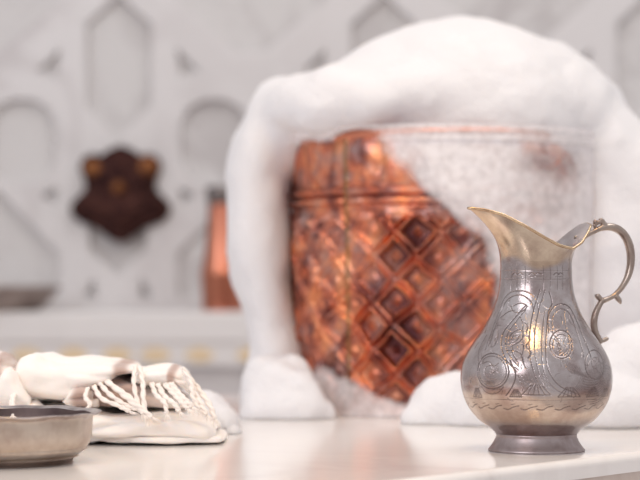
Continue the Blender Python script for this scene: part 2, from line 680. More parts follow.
pl = link_mesh('backplate', join_meshes('backplate', [stand(base_m, -0.007), stand(mid_m, -0.016), stand(in_m, -0.026)]),
               M_bronze, TP)


def knob(cx, cz, r, dep, off, mat, name, label=None):
    pr = [(0, 0), (r * 1.15, 0), (r * 1.15, dep * 0.15), (r * 0.85, dep * 0.25), (r, dep * 0.5), (r * 0.85, dep * 0.8),
          (r * 0.45, dep * 0.97), (0, dep)]
    me = lathe_mesh(name, smooth_profile(pr, 3), 28)
    for v in me.vertices:
        x, y, z = v.co
        v.co = (x + cx, off - z, y + cz)
    k = link_mesh(name, me, mat, TP)
    if label: k['label'] = label
    return k


knob(-26 * WS, 25 * WS, 0.016, 0.014, -0.014, M_bronze_lit, 'knob', 'coppery-lit upper corner knob')
knob(26 * WS, 26 * WS, 0.016, 0.014, -0.014, M_bronze_lit, 'knob', 'coppery-lit upper corner knob')
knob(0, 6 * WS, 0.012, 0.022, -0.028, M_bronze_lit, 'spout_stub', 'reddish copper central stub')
knob(-36 * WS, -14 * WS, 0.012, 0.008, -0.012, M_bronze, 'boss')
knob(36 * WS, -14 * WS, 0.012, 0.008, -0.012, M_bronze, 'boss')
knob(0, -32 * WS, 0.011, 0.010, -0.018, M_bronze, 'boss')

# ------------------------------------------------------------------ copper bottle and dull bowl on the ledge
BD = 3.255
s = BD / FPX
bz = (307 - 307)
bt = empty('copper_bottle', ((223 - 320) * s, BD, LZ))
tag(bt, 'tall copper bottle with grey neck ring standing on the marble ledge beside the foam', 'bottle')
pr = [(0, 0), (19, 0), (20.5, 2), (21, 15), (22, 32), (22.5, 38), (21, 44), (19, 56), (17, 72), (15.5, 92), (14.5, 110)]
link_mesh('body', lathe_mesh('body', [(a * s, b_ * s) for a, b_ in smooth_profile(pr, 4)], 48), M_bottle, bt)
pr = [(14.4, 106), (16, 108), (16.5, 113), (17.5, 119), (17.5, 123), (15, 125), (13, 124), (12, 112), (0, 111)]
link_mesh('neck_ring', lathe_mesh('neck_ring', [(a * s, b_ * s) for a, b_ in pr], 48), M_cap, bt)

rb = empty('rim_bowl', ((-5 - 320) * s, BD - 0.02, LZ))
rb.name = 'shallow_bowl'
tag(rb, 'dull grey-brown shallow metal bowl on the back marble ledge, cut by the left frame edge', 'bowl')
pr = [(0, 0), (44, 0), (47, 3), (56, 9), (62, 18), (66, 22), (68, 23), (67, 25), (63, 24), (58, 19), (50, 9), (40, 5), (0, 4)]
link_mesh('body', lathe_mesh('body', [(a * s, b_ * s) for a, b_ in pr], 56), M_bowl_dark, rb)

# ------------------------------------------------------------------ copper bucket
BX, BY, BR, BH = 0.118, 2.0, 0.148, 0.262
bucket = empty('copper_bucket', (BX, BY, 0))
tag(bucket, 'large embossed copper bucket overflowing with white soap foam', 'bucket')
FA = math.atan2(-BY, -BX)      # direction of the camera seen from the bucket
nu, nv = 900, 330
th = np.linspace(-math.pi, math.pi, nu, endpoint=False)[None, :].repeat(nv, 0)   # angle from the front, + to the right
zz = np.linspace(0, BH, nv)[:, None].repeat(nu, 1)
ry = 285 - (zz - CAM_Z) / 0.00093          # picture row of the bucket's front surface
Rz = BR - 0.006 * (1 - zz / BH)


def sstep(a, b_, x):
    t_ = np.clip((x - a) / (b_ - a), 0, 1)
    return t_ * t_ * (3 - 2 * t_)


ND = 21
a0 = math.asin((397 - 438) / 150.0)        # the bright column of lozenges
cu_ = (th - a0) / (2 * math.pi / ND)
cv_ = (ry - 303) / 47.0
warp = np.array([[mnoise.noise(Vector((th[0, i] * 5, zz[j, 0] * 30, 6.1))) for i in range(0, nu, 6)] for j in range(0, nv, 6)])
warp = np.kron(warp, np.ones((6, 6)))[:nv, :nu]
for _ in range(4):
    warp = (np.roll(warp, 3, 0) + np.roll(warp, -3, 0) + np.roll(warp, 3, 1) + np.roll(warp, -3, 1) + warp) / 5
cu_ = cu_ + 0.10 * warp
cv_ = cv_ + 0.12 * np.roll(warp, 90, 1)
P1 = cu_ + cv_
P2 = cu_ - cv_
f1 = np.abs(((P1 + 0.5) % 1) - 0.5) * 2      # 0 in the middle of a lozenge, 1 on the lattice line
f2 = np.abs(((P2 + 0.5) % 1) - 0.5) * 2
m = np.maximum(f1, f2)
h = np.zeros_like(m)
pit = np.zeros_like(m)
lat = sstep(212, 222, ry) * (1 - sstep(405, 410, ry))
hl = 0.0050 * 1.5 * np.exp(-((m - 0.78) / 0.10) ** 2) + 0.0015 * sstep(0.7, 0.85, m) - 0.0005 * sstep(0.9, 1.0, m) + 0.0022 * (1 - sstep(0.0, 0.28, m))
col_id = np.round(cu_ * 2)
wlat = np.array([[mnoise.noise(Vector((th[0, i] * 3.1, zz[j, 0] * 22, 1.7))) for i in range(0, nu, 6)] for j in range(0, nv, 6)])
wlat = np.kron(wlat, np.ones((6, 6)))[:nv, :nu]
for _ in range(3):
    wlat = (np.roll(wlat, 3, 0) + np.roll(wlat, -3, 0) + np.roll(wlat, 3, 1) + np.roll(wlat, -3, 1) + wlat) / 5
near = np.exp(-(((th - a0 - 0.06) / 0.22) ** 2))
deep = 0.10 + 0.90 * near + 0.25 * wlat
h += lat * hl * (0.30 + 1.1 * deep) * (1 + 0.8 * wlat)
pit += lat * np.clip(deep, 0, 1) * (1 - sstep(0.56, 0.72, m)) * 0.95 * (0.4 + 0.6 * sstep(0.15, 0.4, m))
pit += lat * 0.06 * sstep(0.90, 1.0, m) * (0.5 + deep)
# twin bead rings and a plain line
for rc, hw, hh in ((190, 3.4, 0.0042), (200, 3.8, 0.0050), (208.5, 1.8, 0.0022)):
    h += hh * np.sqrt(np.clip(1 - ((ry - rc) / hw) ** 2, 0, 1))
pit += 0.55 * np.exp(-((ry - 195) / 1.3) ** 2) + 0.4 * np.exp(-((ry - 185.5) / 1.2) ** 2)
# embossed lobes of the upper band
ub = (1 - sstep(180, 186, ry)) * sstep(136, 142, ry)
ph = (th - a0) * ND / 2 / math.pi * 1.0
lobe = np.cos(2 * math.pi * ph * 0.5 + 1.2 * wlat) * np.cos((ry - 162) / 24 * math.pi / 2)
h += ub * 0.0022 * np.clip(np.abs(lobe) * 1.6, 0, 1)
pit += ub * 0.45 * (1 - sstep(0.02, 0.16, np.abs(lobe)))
# leaf row under the rings
lr = sstep(209, 211, ry) * (1 - sstep(219, 224, ry))
h += lr * 0.003 * np.abs(np.cos(math.pi * ph))
# vertical soldered seam
sa = math.asin((350 - 438) / 150.0)
sd = (th - sa) * BR
seam = np.exp(-(sd / 0.0022) ** 2)
h = h * (1 - 0.8 * np.exp(-(sd / 0.004) ** 2)) + 0.0012 * seam
# flattened facets either side of the seam and hammer marks
rs = np.random.RandomState(4)
for _ in range(900):
    ca, cz = rs.uniform(-math.pi, math.pi), rs.uniform(0, BH)
    rr = rs.uniform(0.004, 0.009)
    da = (th - ca + math.pi) % (2 * math.pi) - math.pi
    d2 = (da * BR) ** 2 + (zz - cz) ** 2
    h -= 0.0010 * np.exp(-d2 / rr ** 2)
RR = Rz + h
angw = FA + th
P = np.stack([RR * np.cos(angw), RR * np.sin(angw), zz], -1)
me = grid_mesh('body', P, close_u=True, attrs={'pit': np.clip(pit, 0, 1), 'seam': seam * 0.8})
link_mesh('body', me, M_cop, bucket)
inner = [(0.0, 0.004), (BR - 0.02, 0.004), (BR - 0.008, 0.01), (BR - 0.003, BH)]
link_mesh('lining', lathe_mesh('lining', inner, 96), M_bottle, bucket)
rim = [(BR - 0.003 + 0.005 * math.cos(a), BH + 0.003 + 0.005 * math.sin(a)) for a in
       [2 * math.pi * k / 14 for k in range(15)]]
link_mesh('rim', lathe_mesh('rim', rim, 120), M_bottle, bucket)
ft = [(0, 0), (BR - 0.004, 0), (BR, 0.002), (BR - 0.002, 0.008), (BR - 0.007, 0.010), (0, 0.004)]
link_mesh('foot_ring', lathe_mesh('foot_ring', ft, 96), M_bottle, bucket)


# ------------------------------------------------------------------ foam
def blob_mesh(name, els, voxel=0.0048, smooth=44, noise_amp=0.004, zfloor=None, seed=0):
    """els: (x, y, z, rx, ry, rz) ellipsoids fused to one surface"""
    bm = bmesh.new()
    for (x, y, z, rx, ry_, rz_) in els:
        r = bmesh.ops.create_icosphere(bm, subdivisions=3, radius=1)
        for v in r['verts']:
            c_ = v.co
            v.co = (x + c_.x * rx, y + c_.y * ry_, z + c_.z * rz_)
    me = bpy.data.meshes.new(name)
    bm.to_mesh(me)
    bm.free()
    me = eval_mods(me, [('REMESH', dict(mode='VOXEL', voxel_size=voxel)),
                        ('SMOOTH', dict(factor=0.5, iterations=smooth))])
    n = len(me.vertices)
    co = np.zeros(n * 3)
    me.vertices.foreach_get('co', co)
    co = co.reshape(-1, 3)
    no = np.zeros(n * 3)
    me.vertices.foreach_get('normal', no)
    no = no.reshape(-1, 3)
    for i in range(n):
        p = Vector(co[i])
        d = mnoise.noise(p * 16 + Vector((seed, 0, 0))) * noise_amp + mnoise.noise(p * 45) * noise_amp * 0.35 \
            + mnoise.noise(p * 150) * noise_amp * 0.10
        co[i] += no[i] * d
    if zfloor is not None:
        co[:, 2] = np.maximum(co[:, 2], zfloor)
    me.vertices.foreach_set('co', co.reshape(-1))
    me.update()
    return me


def el(x, y, d, rx, rz_, ry_=None):
    """ellipsoid whose outline is centred on picture point (x, y) at depth d, radii in picture pixels"""
    k = d / FPX
    X, Y, Z = px(x, y, d)
    return (X, Y, Z, rx * k, (ry_ if ry_ else rx) * k, rz_ * k)


els = [el(462, 128, 2.0, 140, 110, 138), el(412, 122, 2.0, 108, 85, 120), el(312, 107, 1.965, 52, 38, 84),
       el(282, 124, 1.985, 42, 52, 50), el(352, 100, 1.955, 66, 38, 100), el(530, 118, 2.0, 88, 82, 100),
       el(370, 108, 1.955, 90, 42, 104), el(410, 100, 1.96, 90, 48, 106), el(322, 112, 1.93, 40, 33, 72), el(606, 158, 1.985, 42, 58, 66), el(624, 196, 1.975, 52, 74, 60), el(622, 250, 1.96, 48, 80, 50), el(650, 225, 1.98, 50, 96, 70), el(622, 300, 1.955, 46, 70, 46),
       el(580, 142, 2.02, 56, 74, 66), el(622, 200, 2.03, 52, 84, 60), el(640, 250, 2.03, 52, 90, 60)]
drape = smooth_profile([(264, 150, 38), (258, 185, 34), (258, 225, 33), (260, 265, 32), (268, 300, 28), (275, 335, 27),
                        (279, 358, 31), (277, 395, 38)], 6)
for x, y, r in drape:
    els.append(el(x, y, 2.0, r, r * 0.9, r + 28))
els += [el(628, 195, 1.985, 46, 60, 52), el(634, 250, 1.975, 52, 60, 56), el(640, 310, 1.965, 58, 60, 56)]
for (x, y, r) in ((645, 285, 62), (650, 335, 68), (650, 385, 74), (606, 290, 24), (606, 250, 20), (606, 345, 30),
                  (604, 320, 28), (605, 270, 22)):
    els.append(el(x, y, 1.98, r, r, r))
foam = empty('soap_foam', (BX, BY, BH))
tag(foam, 'huge white heap of soap foam domed over the copper bucket and running down its sides', 'foam')
Tf = __import__('mathutils').Matrix.Translation((-BX, -BY, -BH))
fm = blob_mesh('foam_heap', els, zfloor=0.0005, noise_amp=0.006)
fm.transform(Tf)
link_mesh('foam_heap', fm, M_foam, foam)

# thin film of foam clinging to the bucket wall
nu2, nv2 = 520, 330
an = np.linspace(-1.35, 1.75, nu2)[None, :].repeat(nv2, 0)
zz = np.linspace(0.0005, BH + 0.0095, nv2)[:, None].repeat(nu2, 1)
ry = 285 - (zz - CAM_Z) / 0.00093
xx = 438 + 150 * np.sin(np.clip(an, -1.57, 1.57)) + np.where(an > 1.57, 4, 0)
by_ = [120, 130, 143, 160, 180, 200, 220, 240, 260, 290, 320, 345, 360, 375, 385, 395, 405, 425]
bx_ = [372, 376, 385, 393, 406, 428, 456, 470, 478, 482, 480, 474, 463, 442, 425, 412, 404, 398]
bnd = np.interp(ry, by_, bx_)
wob = np.array([[mnoise.noise(Vector((an[j, i] * 4, ry[j, i] * 0.035, 3.0))) for i in range(0, nu2, 4)]
                for j in range(0, nv2, 4)])
wob = np.kron(wob, np.ones((4, 4)))[:nv2, :nu2]
if wob.shape != ry.shape:
    wob = np.pad(wob, ((0, nv2 - wob.shape[0]), (0, nu2 - wob.shape[1])), mode='edge')
d_right = (xx - bnd) + wob * 10
# lower left patch: film from row ~372 down, between the floor heaps
lowb = np.interp(xx, [285, 300, 318, 335, 352, 370, 385, 398, 410], [392, 388, 372, 364, 366, 380, 388, 394, 400])
d_low = (ry - lowb) + wob * 12
topb = np.interp(xx, [285, 300, 312, 330, 345, 352, 372, 385], [142, 140, 143, 146, 143, 136, 138, 142])
d_top = (topb - ry) + wob * 2
d_left = (np.interp(ry, [130, 200, 290, 330, 400], [292, 293, 291, 296, 312]) - xx) + wob * 6
D = np.maximum(np.maximum(d_right, d_low), np.maximum(d_top, d_left))
thick = 0.0075 * sstep(0, 40, D) + 0.002
dens = 0.78 * sstep(0, 17, D) + 0.14 * sstep(10, 50, D) + 0.2 * sstep(575, 590, xx)
spot = np.clip(np.exp(-(((xx - 548) / 22) ** 2 + ((ry - 160) / 24) ** 2)) + 0.8 * np.exp(-(((xx - 522) / 16) ** 2 + ((ry - 158) / 16) ** 2)) + 0.35 * np.exp(-(((xx - 530) / 30) ** 2 + ((ry - 205) / 20) ** 2)), 0, 1)
rimline = np.exp(-((ry - 131.5) / 4.0) ** 2) * (xx > 345)
lowp = sstep(0, 10, D) * np.exp(-(((xx - 352) / 50) ** 2 + ((ry - 398) / 30) ** 2))
dens = dens - 0.62 * spot - 0.34 * rimline - 0.06 * (zz > BH) - 0.30 * lowp - 0.12 * np.exp(-((xx - 520) / 60) ** 2 - ((ry - 235) / 50) ** 2)
dens += 0.30 * (1 - sstep(312, 350, xx)) * sstep(0, 14, d_low)
dens = np.clip(dens, 0, 1) * (D > 0)
Rf = BR - 0.006 * (1 - zz / BH) + 0.0052 + thick + np.where(zz > BH - 0.006, 0.002, 0)
angw = FA + an
P = np.stack([Rf * np.cos(angw), Rf * np.sin(angw), zz - BH], -1)
fm = grid_mesh('foam_film', P, attrs={'coverage': dens}, mask=D > -3)
q = link_mesh('foam_film', fm, M_film, foam)
q['label'] = 'thin see-through foam film clinging to the copper'

# foam heaps on the platform
lump = blob_mesh('f', [el(278, 405, 1.87, 38, 45, 36), el(266, 398, 1.88, 27, 44, 30), el(290, 392, 1.875, 26, 36, 22), el(302, 404, 1.85, 24, 32, 18),
                       el(256, 416, 1.85, 19, 26, 24), el(290, 412, 1.845, 38, 24, 24), el(318, 416, 1.845, 20, 18, 10)],
                 voxel=0.003, smooth=14, noise_amp=0.008, zfloor=0.0004, seed=5)
o = link_mesh('foam_heap', lump, M_foam)
tag(o, 'rounded lump of white foam on the platform at the bucket\'s lower left', 'foam')
lump = blob_mesh('f', [el(452, 420, 1.79, 48, 52, 34), el(500, 412, 1.77, 60, 50, 40), el(570, 420, 1.77, 80, 58, 50),
                       el(640, 400, 1.78, 70, 80, 50), el(425, 425, 1.78, 24, 22, 20), el(610, 410, 1.74, 60, 34, 40),
                       el(700, 410, 1.78, 60, 90, 50)],
                 voxel=0.0035, smooth=20, noise_amp=0.007, zfloor=0.0004, seed=9)
o = link_mesh('foam_heap', lump, M_foam)
tag(o, 'wide low bank of white foam on the platform behind the metal jug', 'foam')
lump = blob_mesh('f', [el(198, 420, 1.75, 34, 32, 30), el(222, 426, 1.73, 20, 22, 30), el(178, 416, 1.75, 28, 32, 24), el(233, 434, 1.67, 9, 10, 30)],
                 voxel=0.003, smooth=14, noise_amp=0.005, zfloor=0.0004, seed=13)
o = link_mesh('foam_heap', lump, M_foam)
tag(o, 'small lump of white foam behind the right end of the folded towel', 'foam')

# ------------------------------------------------------------------ engraved jug
JD = 1.49
js = JD / FPX
JX = (536 - 320) * js
RZ = math.radians(18)
jug = empty('metal_jug', (JX, JD, 0), RZ)
tag(jug, 'engraved tin-and-brass water jug with wide spout and scrolled handle on the marble platform', 'jug')


def Y(y):
    return 450.5 - y


prof = [(Y(433.5), 40.5), (Y(428), 46), (Y(421), 56), (Y(413), 63.5), (Y(404), 69.5), (Y(395), 73), (Y(386), 75),
        (Y(377), 75.5), (Y(368), 74.5), (Y(360), 72.3), (Y(350), 67.5), (Y(340), 61), (Y(329), 53.2), (Y(320), 48),
        (Y(312), 44), (Y(304), 41), (Y(296), 38.4), (Y(286), 36.6), (Y(276), 35.8), (Y(266), 35.5)]
pf = smooth_profile(prof, 17)
nu = 760
th = np.linspace(-math.pi, math.pi, nu, endpoint=False)
FRONT = math.radians(-96.1) - RZ
nb_ = len(pf)
rimt = np.array([(0, 56, 0, 227), (15, 54, 14, 225), (30, 46, 23, 217), (50, 36, 30, 207), (70, 25, 33, 201.0),
                 (90, 11, 33, 204), (110, -3, 30, 211.5), (130, -21, 23.5, 223), (150, -41, 15, 234.5),
                 (165, -59, 7, 239.8), (175, -70, 3, 241), (180, -74, 0, 241.2)], float)
ad = np.degrees(np.abs(th))
ex = np.interp(ad, rimt[:, 0], rimt[:, 1])
ey = np.interp(ad, rimt[:, 0], rimt[:, 2]) * np.sign(th)
ez = np.interp(ad, rimt[:, 0], rimt[:, 3])


def circ_smooth(a, n=9, it=3):
    k = np.ones(n) / n
    for _ in range(it):
        a = np.convolve(np.concatenate([a[-n:], a, a[:n]]), k, 'same')[n:-n]
    return a


ex, ey, ez = circ_smooth(ex), circ_smooth(ey), circ_smooth(ez)
rows = []
for z_, r_ in pf:
    rows.append(np.stack([r_ * np.cos(th), r_ * np.sin(th), np.full(nu, z_)], -1))
z0_, r0_ = pf[-1]
nt_ = 90
for k in range(1, nt_ + 1):
    t_ = k / nt_
    S = np.stack([r0_ * np.cos(th), r0_ * np.sin(th), np.full(nu, z0_)], -1)
    Cc = np.stack([S[:, 0] * 1.02, S[:, 1] * 1.0, z0_ + 0.52 * (ez - z0_)], -1)
    E_ = np.stack([ex, ey, ez], -1)
    rows.append((1 - t_) ** 2 * S + 2 * t_ * (1 - t_) * Cc + t_ * t_ * E_)
P = np.array(rows)
nvj = P.shape[0]
# engraving drawn in unrolled coordinates of the front of the jug
rad_rows = np.concatenate([pf[:, 1], np.full(nt_, r0_)])
du = (th - FRONT + math.pi) % (2 * math.pi) - math.pi
du = np.where(np.abs(du) > math.pi / 2, (du + math.pi / 2) % math.pi - math.pi / 2, du)
Uu = du[None, :] * rad_rows[:, None]         # arc length in px units
Vv = 450.5 - P[:, :, 2]                      # picture row
curves = []


def cv(pts, wd=0.8, dark=1.0, sm=6):
    p = smooth_profile(pts, sm) if sm else np.array(pts, float)
    curves.append((p, wd, dark))


def ring(cx, cy, rx, ry_, wd=0.7, dark=1.0, a0_=0, a1_=360, n=26, tilt=0):
    pts = []
    for k in range(n + 1):
        a = math.radians(a0_ + (a1_ - a0_) * k / n)
        x_, y_ = rx * math.cos(a), ry_ * math.sin(a)
        c_, s_ = math.cos(math.radians(tilt)), math.sin(math.radians(tilt))
        pts.append((cx + x_ * c_ - y_ * s_, cy + x_ * s_ + y_ * c_))
    curves.append((np.array(pts), wd, dark))


def spiral(cx, cy, r, turns, wd=0.6, dark=1.0, a0_=0, sgn=1, sq=1.0):
    n = int(turns * 22)
    curves.append((np.array([(cx + r * (1 - k / n * 0.88) * math.cos(a0_ + sgn * k / 22 * 2 * math.pi),
                              cy + sq * r * (1 - k / n * 0.88) * math.sin(a0_ + sgn * k / 22 * 2 * math.pi)) for k in
                             range(n + 1)]), wd, dark))


for y_ in (271, 279.5): cv([(-60, y_), (0, y_ + 0.5), (60, y_)], 0.45, 0.45)
for x_ in (-27, -20, -11, 7, 14, 22, 29): cv([(x_, 266), (x_ + .5, 276), (x_, 290)], 0.5, 0.5)
for x_ in (-22, -16, -3, 3, 22, 27):
    cv([(x_ - 4, 275.5), (x_ - 1, 273.5), (x_ + 3, 275)], 0.8, 0.8, 4)
    cv([(x_ - 2, 277.5), (x_ + 4, 276.5)], 0.6, 0.6, 4)
# long arches and bands
cv([(-52, 345), (-44, 322), (-36, 305), (-26, 297), (-14, 295.5), (-5, 302), (-2, 312)], 0.7, 0.8)
cv([(-56, 349), (-48, 324), (-39, 303), (-28, 293), (-12, 291.5), (-1, 298), (3, 312)], 0.7, 0.7)
cv([(4, 290), (-1, 305), (-5, 322), (-7, 345), (-3, 368), (4, 384)], 0.7, 0.9)
cv([(9, 290), (4, 305), (0, 322), (-2, 345), (2, 368), (9, 384)], 0.6, 0.8)
cv([(13, 292), (16, 303), (12, 312), (10, 330), (9, 350), (12, 368), (22, 382), (40, 390)], 0.7, 0.9)
cv([(8, 312), (6, 330), (5, 350), (8, 370), (18, 385), (38, 394)], 0.6, 0.8)
cv([(12, 332), (12, 316), (18, 307), (27, 304), (38, 308), (47, 322), (55, 342), (60, 356)], 0.7, 0.9)
cv([(16, 332), (16, 318), (21, 311), (28, 309), (36, 313), (42, 325), (48, 345), (50, 356)], 0.6, 0.7)
cv([(30, 309), (30, 322), (34, 338), (38, 352)], 0.5, 0.7)
ring(25, 343, 12, 13.5)
ring(25, 344, 9, 10.5, 0.5, 0.8)
cv([(30, 336), (27, 342), (31, 348), (26, 353)], 0.5, 0.7, 5)
cv([(34, 340), (30, 345), (33, 351)], 0.4, 0.7, 5)
for k in range(5): cv([(17 + k * 1.2, 334 + k * 4), (22 + k * 1.2, 340 + k * 3), (20 + k, 346 + k * 2)], 0.5, 0.8, 4)
# leaf shaped medallion left of the centre
cv([(-10, 305), (-22, 318), (-33, 330), (-36, 342), (-31, 356), (-20, 368)], 0.7, 0.9)
cv([(-10, 309), (-20, 321), (-28, 331), (-31, 342), (-27, 353), (-17, 364)], 0.5, 0.8)
ring(-20, 336, 9, 5.5, 0.6, 0.9, tilt=-38)
ring(-21, 337, 5, 2.5, 0.5, 0.8, tilt=-38)
cv([(-33, 342), (-24, 344), (-16, 340), (-12, 346)], 0.5, 0.9, 5)
cv([(-30, 349), (-22, 349), (-15, 352), (-12, 360)], 0.5, 0.9, 5)
cv([(-24, 345), (-23, 352), (-19, 358)], 0.5, 0.8, 5)
cv([(-27, 306), (-22, 312), (-14, 311), (-9, 306), (-16, 303), (-24, 306)], 0.6, 0.8, 5)
cv([(-40, 318), (-30, 312), (-22, 310)], 0.6, 0.8, 5)
cv([(-12, 322), (-8, 326), (-10, 333), (-6, 338), (-10, 345), (-5, 350), (-8, 356)], 0.8, 0.9, 4)
cv([(-16, 316), (-13, 324), (-14, 334), (-12, 344), (-14, 356), (-10, 366)], 0.5, 0.9, 4)
ring(-46, 337, 5, 9, 0.5, 0.7, tilt=15)
ring(-50, 338, 2, 5, 0.5, 0.7, tilt=15)
# lower spirals
ring(-46, 369, 19, 17, 0.7, 0.9)
ring(-46, 369, 16.5, 14.5, 0.5, 0.8)
spiral(-47, 369, 11, 1.2, 0.5, 0.7, 1.0, 1, 0.85)
spiral(-41, 366, 5, 1.0, 0.4, 0.7, 4.0, -1, 0.85)
cv([(-58, 362), (-50, 360), (-44, 364), (-38, 361)], 0.5, 0.7, 5)
ring(-46, 381, 13, 10, 0.5, 0.6, 0, 180)
cv([(-26, 358), (-20, 372), (-24, 384), (-30, 392)], 0.7, 1.0, 6)
cv([(-62, 372), (-66, 350), (-58, 335)], 0.6, 0.7)
ring(66, 363, 15, 14, 0.6, 0.9)
spiral(66, 363, 10, 1.2, 0.5, 0.6, 0.4, -1, 0.9)
cv([(60, 356), (66, 360), (72, 356), (70, 366)], 0.4, 0.6, 5)
for k in range(11):
    ring(58, 360, 20 + k * 2.3, 18 + k * 2.3, 0.45, 0.75, 8, 120 - k * 3)
for k in range(10):
    cv([(24 + k * 2.2, 356 + k * 1.0), (28 + k * 2.2, 364 + k * 0.8), (36 + k * 2.4, 371 + k * 0.6)], 0.4, 0.55, 4)
for k in range(7):
    cv([(-18 + k * 4, 372), (-12 + k * 4, 386 - k * 0.4)], 0.4, 0.7, 3)
# hatched triangles
for (cx_, cy_, wd_, hh_) in ((-66, 392, 7, 9), (0, 388, 14, 10), (33, 390, 12, 9), (-20, 390, 6, 7), (62, 390, 9, 8),
                             (85, 391, 9, 8)):
    for k in range(6):
        f_ = k / 5
        cv([(cx_ - wd_ + 2 * wd_ * f_, cy_ + 3), (cx_ - wd_ * 0.3 + 1.0 * wd_ * f_ * 0.6, cy_ + 3 - hh_)], 0.7, 0.8, 3)
    cv([(cx_ - wd_, cy_ + 3), (cx_ + wd_, cy_ + 3)], 0.6, 0.8, 3)
# wave line round the belly
for k in range(-8, 8):
    q_ = (k * 7) % 3 - 1
    cv([(k * 17 + 1 + q_, 405), (k * 17 + 6, 406), (k * 17 + 11, 403.5 + q_ * 0.5), (k * 17 + 17 + q_, 402)], 0.7, 0.75, 4)
    cv([(k * 17 + 9, 401), (k * 17 + 13, 400.3)], 0.5, 0.6, 3)
cv([(-110, 397), (0, 396), (110, 397)], 0.35, 0.4)
rj = random.Random(11)
for k in range(150):                        # fine stippled strokes between the scrolls
    x_, y_ = rj.uniform(-75, 80), rj.uniform(300, 396)
    a_ = rj.uniform(0, 6.28)
    l_ = rj.uniform(1.5, 4.5)
    q_ = rj.uniform(-1.6, 1.6)
    cv([(x_ - l_ * math.cos(a_), y_ - l_ * math.sin(a_)), (x_ - q_ * math.sin(a_), y_ + q_ * math.cos(a_)),
        (x_ + l_ * math.cos(a_), y_ + l_ * math.sin(a_))], 0.4, rj.uniform(0.35, 0.7), 4)
for k in range(16):
    cv([(34 + k * 3.0, 389 - k * 0.6), (42 + k * 2.8, 381 - k * 0.7), (47 + k * 2.6, 371 - k * 0.9)], 0.4, 0.6, 4)
eng = np.zeros(Uu.shape)
Uf, Vf = Uu, Vv
for p, wd, dark in curves:
    x_min, x_max = p[:, 0].min() - 4, p[:, 0].max() + 4
    y_min, y_max = p[:, 1].min() - 4, p[:, 1].max() + 4
    sel = (Uf > x_min) & (Uf < x_max) & (Vf > y_min) & (Vf < y_max)
    if not sel.any(): continue
    u, v_ = Uf[sel], Vf[sel]
    best = np.full(u.shape, 1e9)
    for i in range(len(p) - 1):
        ax, ay = p[i]
        bx, by = p[i + 1]
        dx, dy = bx - ax, by - ay
        L2 = dx * dx + dy * dy + 1e-9
        tt = np.clip(((u - ax) * dx + (v_ - ay) * dy) / L2, 0, 1)
        best = np.minimum(best, np.hypot(u - ax - tt * dx, v_ - ay - tt * dy))
    eng[sel] = np.maximum(eng[sel], dark * (1 - sstep(wd * 0.25, wd * 1.05, best)))
# golden tone on the spout, brass on the belly
wn = np.zeros(Uu.shape)
stp = 6
sub = np.array([[mnoise.noise(Vector((P[j, i, 0], P[j, i, 1], P[j, i, 2])) * 0.035) for i in range(0, nu, stp)] for j in
                range(0, nvj, stp)])
wn = np.kron(sub, np.ones((stp, stp)))[:nvj, :nu]
wn = np.pad(wn, ((0, nvj - wn.shape[0]), (0, nu - wn.shape[1])), mode='edge')
for _ in range(3):
    wn = (np.roll(wn, 3, 0) + np.roll(wn, -3, 0) + np.roll(wn, 3, 1) + np.roll(wn, -3, 1) + wn) / 5
brass = sstep(-4, 3, (262 - Vv) + wn * 10)
brass *= sstep(-46, -8, -P[:, :, 0] - 2 + 0 * Vv)           # only the spout side
belly = sstep(388, 394, Vv + wn * 6) * (1 - sstep(418, 430, Vv))
brass = np.clip(np.maximum(brass, belly * 0.5), 0, 1)
tarn = 0.5 * np.exp(-(((Uu + 30) / 4) ** 2 + ((Vv - 260) / 3.5) ** 2)) * (np.abs(Uu) < 60) \
    + 0.45 * sstep(382, 386, Vv) * (1 - sstep(390, 393, Vv)) * sstep(-0.1, 0.35, wn) \
    + 0.35 * sstep(425, 434, Vv) + 0.40 * np.exp(-((Vv - 387) / 7) ** 2) * sstep(10, 60, Uu + wn * 30) + 0.18 * sstep(0.0, 0.4, wn) * (Vv > 262)
me = grid_mesh('body', P * js, close_u=True, attrs={'engrave': eng, 'brass': brass, 'tarnish': np.clip(tarn, 0, 1)})
me = eval_mods(me, [('SOLIDIFY', dict(thickness=0.0011, offset=-1.0))])
body = link_mesh('body', me, M_jug, jug)
# rolled lip following the rim curve
stepk = 4
lip = [(ex[i] * js, ey[i] * js, ez[i] * js) for i in range(0, nu, stepk)]
lip.append(lip[0])
M_lip = metal('brass_lip', (0.70, 0.52, 0.34), 0.25, (0.42, 0.28, 0.18), 60)
link_mesh('lip', tube_mesh('lip', lip, [0.0011] * len(lip), 8, side=(0, 0, 1)), M_lip, jug)
# foot
fp = [(0, 17.5), (40.8, 17.3), (40.0, 15.6), (40.4, 13.5), (42.5, 9), (45.2, 5), (47.2, 2.6), (48.2, 1.2), (47.8, 0), (44, 0),
      (42, 2), (0, 4)]
link_mesh('foot', lathe_mesh('foot', [(a * js, b_ * js) for a, b_ in fp], 96),
          metal('grey_foot_metal', (0.42, 0.35, 0.345), 0.40, (0.30, 0.23, 0.22), 70), jug)
# inner bottom of the body
# handle
K = 1 / math.cos(math.radians(24))


def hp(x, y):
    return ((x - 536) * K * js, 0.0, (450.5 - y) * js)


